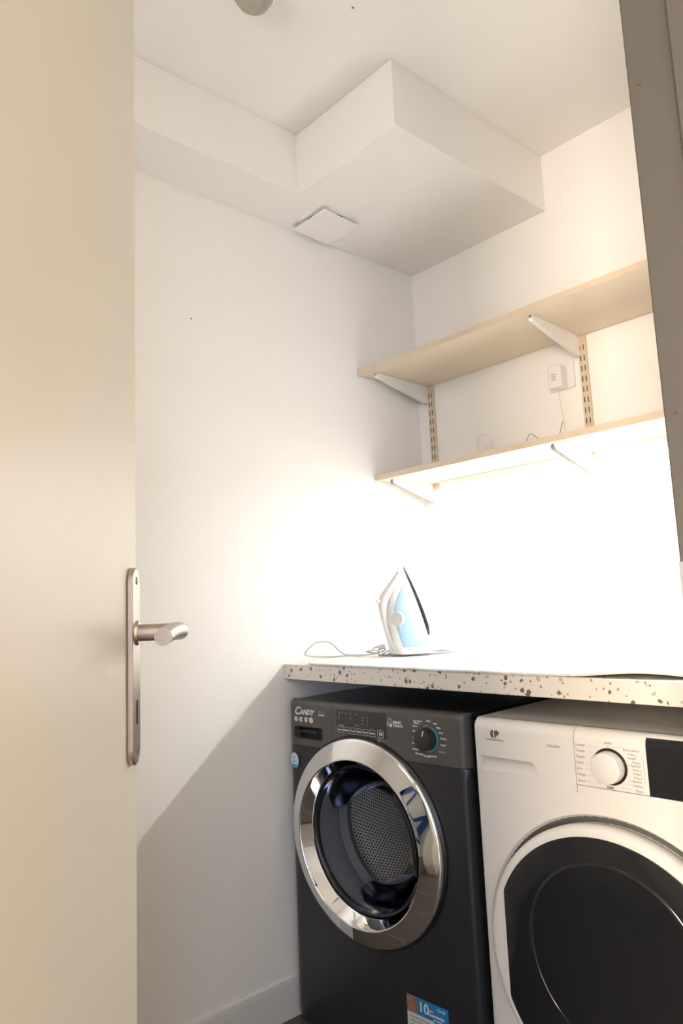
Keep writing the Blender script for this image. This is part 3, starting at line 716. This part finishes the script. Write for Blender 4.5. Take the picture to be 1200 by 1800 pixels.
# door: recess with its shade in the grey, white rim, dark glass cut straight on its left side
bm = B(); lathe(bm, [(.268, .0035), (.262, .0115), (.250, .0150)], D0[0], D0[1], 128); obj('door_recess', bm, M['recess'], dy, smooth=True, label='recess around the door, shade put into its grey')
bm = B(); lathe(bm, [(0, .014), (.250, .014), (.2545, .006), (.2560, -.014), (.2545, -.023), (.2500, -.0285), (.2440, -.0305), (.2380, -.0300), (0, -.0290)], D0[0], D0[1], 160)
dr2 = obj('door', bm, M['white_rim'], dy, smooth=True, label='round white door rim')
bm = B(); N = 160; rows = []
ch = .0715-D0[0]
def gpt(a, s, inset=0):
    r = .2375-inset; x, z = r*math.cos(a), r*math.sin(a)
    x = max(x, ch+inset)
    return (D0[0]+x*s, D0[1]+z*s)
for s, v, ins in ((1, -.0285, 0), (1, -.0318, .0004), (1, -.0332, .0022), (.8, -.0345, .002), (.5, -.0358, .002), (.2, -.0364, .002)):
    rows.append([bm.verts.new((lambda p: (p[0], v, p[1]))(gpt(2*PI*i/N, s, ins))) for i in range(N)])
for A, C in zip(rows, rows[1:]):
    for i in range(N): bm.faces.new((A[i], A[(i+1) % N], C[(i+1) % N], C[i]))
bm.faces.new(rows[-1])
bg = obj('door_glass', bm, M['dark_glass'], dr2, smooth=True, label='dark smoked door glass')
bm = B(); lathe(bm, [(.166, -.0340), (.163, -.0362), (.1595, -.0364), (.157, -.0345)], D0[0]+.004, D0[1]+.03, 128); obj('inner_ring', bm, M['dark_ring'], dr2, smooth=True)

# ------------------------------------------------------------------ ironing mat
NX, NY = 90, 30
bm = B(); top = []; bot = []
MX0, MX1 = wx(-.6)+.035, 1.33
def matedge(x):
    f = DC+.003
    if x > .72: f -= .085*max(0, min(1, (x-.80)/.42))**1.3
    return -f
def lift(x, t):
    return .009*math.exp(-((x-.99)/.085)**2)*max(0, 1-t*3.2)**1.5
for i in range(NX+1):
    x = MX0+(MX1-MX0)*i/NX; ye = matedge(x)
    if x < .10: ye += .10*((.10-x)/(.10-MX0))**2
    rt = []; rb = []
    for j in range(NY+1):
        t = (j/NY)**1.6; y = ye+(-.02-ye)*t
        xx = x+ (wx(y)-wx(-.6))*max(0, 1-(x-MX0)/.2)
        z = HT+.0008+lift(x, t)+.0006*math.sin(x*31+y*9)*math.sin(y*17+x*5)**2
        rt.append(bm.verts.new((xx, y, z+.0052+(-.0018 if j == 0 else 0)))); rb.append(bm.verts.new((xx, y, max(HT+.0002, z-.0003))))
    top.append(rt); bot.append(rb)
for G in (top, bot):
    for a, b in zip(G, G[1:]):
        for j in range(NY): bm.faces.new((a[j], a[j+1], b[j+1], b[j]))
for i in range(NX):
    for j in (0, NY): bm.faces.new((top[i][j], top[i+1][j], bot[i+1][j], bot[i][j]))
for j in range(NY):
    for i in (0, NX): bm.faces.new((top[i][j], top[i][j+1], bot[i][j+1], bot[i][j]))
tag(obj('ironing_mat', bm, M['cloth'], smooth=True), 'thin white quilted ironing mat spread over the terrazzo worktop', 'mat')
ZM = HT+.0066

# ------------------------------------------------------------------ iron rest plate
PA = math.radians(60)
rp = thing('iron_rest', 'flat silvery metal rest with slots lying under the upright iron', 'iron rest', (.180, -.300, ZM+.0002), PA)
pts = []
for k in range(40):
    t = 2*PI*k/40; xx = .122*math.cos(t); yy = .062*math.sin(t)*(1-.22*math.cos(t)*(-1)); pts.append((xx+.002, yy))
bm = B(); prism(bm, pts, 0, .005); o2 = obj('plate', bm, M['plate'], rp)
for yy in (-.024, -.008, .008, .024):
    bm = B(); box(bm, .055, .105-abs(yy)*.3, yy-.002, yy+.002, .005, .0054); obj('slot', bm, M['slot'], rp, label='dark slot')

# ------------------------------------------------------------------ steam iron standing on its heel
IA = math.radians(77)       # heading of the sole normal
iron = thing('steam_iron', 'white and light blue steam iron standing upright on its heel', 'iron', (.2020, -.2975, ZM+.0056), IA)
LEAN = .23
HI = .258
def hw(z):                                   # half width of the outline at height z
    t = z/HI
    return .052*(1-max(0, (t-.12)/.88)**1.75)*(1-.10*max(0, (.12-t)/.12))+.0008
def dep(z):                                  # depth of the body behind the sole
    t = z/HI
    return .006+.092*max(0, 1-t**3.1)*(1-.06*t)
def place(x, y, z): return (x-.215*z, y, z)
def bodysec(z, s, a=1.0):
    """s runs -1..1 round the body from one skirt edge to the other"""
    w = hw(z)*a; d = dep(z)
    th = s*PI/2
    yy = w*math.copysign(abs(math.sin(th))**.50, s); xx = -.006-d*abs(math.cos(th))**.80
    return (xx, yy)
bm = B(); NZ, NS = 40, 28; G = []
for i in range(NZ+1):
    z = .002+(HI-.006)*i/NZ
    G.append([bm.verts.new(place(*bodysec(z, -1+2*k/NS), z)) for k in range(NS+1)])
for a, b in zip(G, G[1:]):
    for k in range(NS): bm.faces.new((a[k], a[k+1], b[k+1], b[k]))
    bm.faces.new((a[0], b[0], b[-1], a[-1]))
bm.faces.new(G[0]); bm.faces.new(G[-1][::-1])
obj('body', bm, M['plastic'], iron, smooth=True)
# sole plate: thin pointed arch in front
bm = B(); F = []; K2 = []
outl = []
NZ2 = 36
for i in range(NZ2+1):
    z = .052+(HI+.004-.052)*i/NZ2; t = (z-.052)/(HI+.004-.052)
    wv = .0585*(1-t**1.75)*(.88+.12*min(1, t/.12)); outl.append((wv, z))
loop = [(-w_, z) for w_, z in outl]+[(w_, z) for w_, z in outl[::-1][1:]]
A = [bm.verts.new(place(.0035, y, z)) for y, z in loop]; C = [bm.verts.new(place(.0015, y, z)) for y, z in loop]; n = len(loop)
bm.faces.new(A); bm.faces.new(C[::-1])
for i in range(n): bm.faces.new((A[i], A[(i+1) % n], C[(i+1) % n], C[i]))
obj('sole_plate', bm, M['sole'], iron, label='dark metal sole plate')
bm = B(); box(bm, -.008, .0018, -.02, .02, .07, .17)
for v in bm.verts: v.co = Vector(place(v.co.x, v.co.y, v.co.z))
obj('sole_mount', bm, M['plastic_grey'], iron)
# heel
bm = B(); hl = [(-.104, -.034), (-.092, -.046), (-.012, -.053), (.000, -.050), (.000, .050), (-.012, .053), (-.092, .046), (-.104, .034)]
prism(bm, hl, 0, .017); obj('heel', bm, M['plastic'], iron, bevel=.004, seg=3)
# blue water tank on each flank, following the body surface
for side in (-1, 1):
    bm = B(); NZ3, NS3 = 30, 12; G = []
    for i in range(NZ3+1):
        t = i/NZ3; z = .020+.185*t
        s1 = .955-.10*t**2; s0 = .24+.10*max(0, .3-t)/.3+.20*max(0, t-.40)**1.2+.45*max(0, (t-.62)/.38)**1.6
        s0 = min(s0, s1-.01*(1+0)); row = []
        for k in range(NS3+1):
            s = side*(s0+(s1-s0)*k/NS3); x, y = bodysec(z, s)
            e = math.sin(PI*k/NS3)**.5*math.sin(PI*max(.0, min(1, t)))**.4
            l = math.hypot(x+.03, y); off = .0006+.0022*e
            row.append(bm.verts.new(place(x+(x+.03)/l*off, y+y/l*off, z)))
        G.append(row)
    for a, b in zip(G, G[1:]):
        for k in range(NS3): bm.faces.new((a[k], a[k+1], b[k+1], b[k]))
    obj('water_tank', bm, M['tank'], iron, smooth=True, label='light blue translucent water tank')
# handle from nose to heel
bm = B(); hp_ = spline([(-.020, 0, .235), (-.055, 0, .200), (-.090, 0, .168), (-.104, 0, .148), (-.110, 0, .122), (-.112, 0, .085), (-.108, 0, .045), (-.094, 0, .010)], 6)
n = len(hp_); rad = [.009+.008*math.sin(PI*min(1, (i/n)*1.3+.12))**1 for i in range(n)]
tube(bm, [place(*p) for p in hp_], [max(.008, r) for r in rad], 16, flat=.85); obj('handle', bm, M['plastic_grey'], iron, smooth=True, label='pale grey handle')
bm = B(); lathe(bm, [(0, -.010), (.0065, -.009), (.0075, 0)], 0, 0, 20)
for v in bm.verts: v.co = Vector(place(-.114+v.co.y, v.co.x, .156+v.co.z))
obj('steam_button', bm, M['plastic'], iron, smooth=True)
# temperature dial on the tank side, both visible from the flank
bm = B(); zc = .103; x, y = bodysec(zc, -.36)
nrm = Vector((x+.02, y, 0)).normalized(); cen = Vector(place(x, y, zc)); tx = Vector((0, 0, 1)); ty = nrm.cross(tx)
rows = []
for r, hgt in ((.0205, .0), (.0205, .007), (.0185, .009), (.010, .0098), (0.0001, .010)):
    rows.append([bm.verts.new(cen+nrm*hgt+tx*r*math.cos(2*PI*k/32)+ty*r*math.sin(2*PI*k/32)) for k in range(32)])
for a, b in zip(rows, rows[1:]):
    for k in range(32): bm.faces.new((a[k], a[(k+1) % 32], b[(k+1) % 32], b[k]))
obj('temperature_dial', bm, M['plastic_grey'], iron, smooth=True)
# cord: leaves the heel, bundle and loose loop on the mat
bm = B(); zc_ = ZM+.0035
wp = [(.135, -.372, zc_+.012), (.118, -.395, zc_), (.10, -.39, zc_+.004), (.085, -.42, zc_+.010), (.105, -.405, zc_+.014), (.12, -.40, zc_+.006), (.08, -.445, zc_), (.05, -.46, zc_+.001), (.01, -.50, zc_), (-.006, -.56, zc_+.006), (-.004, -.585, zc_+.014), (.002, -.575, zc_+.03), (.006, -.545, zc_+.046), (.012, -.50, zc_+.042), (.022, -.475, zc_+.018), (.03, -.455, zc_+.004), (.06, -.44, zc_+.002), (.09, -.41, zc_+.002), (.12, -.375, zc_+.012), (.105, -.385, zc_+.022), (.09, -.40, zc_+.018)]
inv = (Matrix.Translation(iron.location) @ Matrix.Rotation(IA, 4, 'Z')).inverted()
tube(bm, [inv @ p for p in spline(wp, 8)], .0024, 8); obj('power_cord', bm, M['cable'], iron, smooth=True)
bm = B(); pq = [Vector((.102, -.388, zc_+.020)), Vector((.116, -.370, zc_+.024))]
tube(bm, [inv @ p for p in pq], .009, 14); obj('plug', bm, M['plastic_grey'], iron, smooth=True)
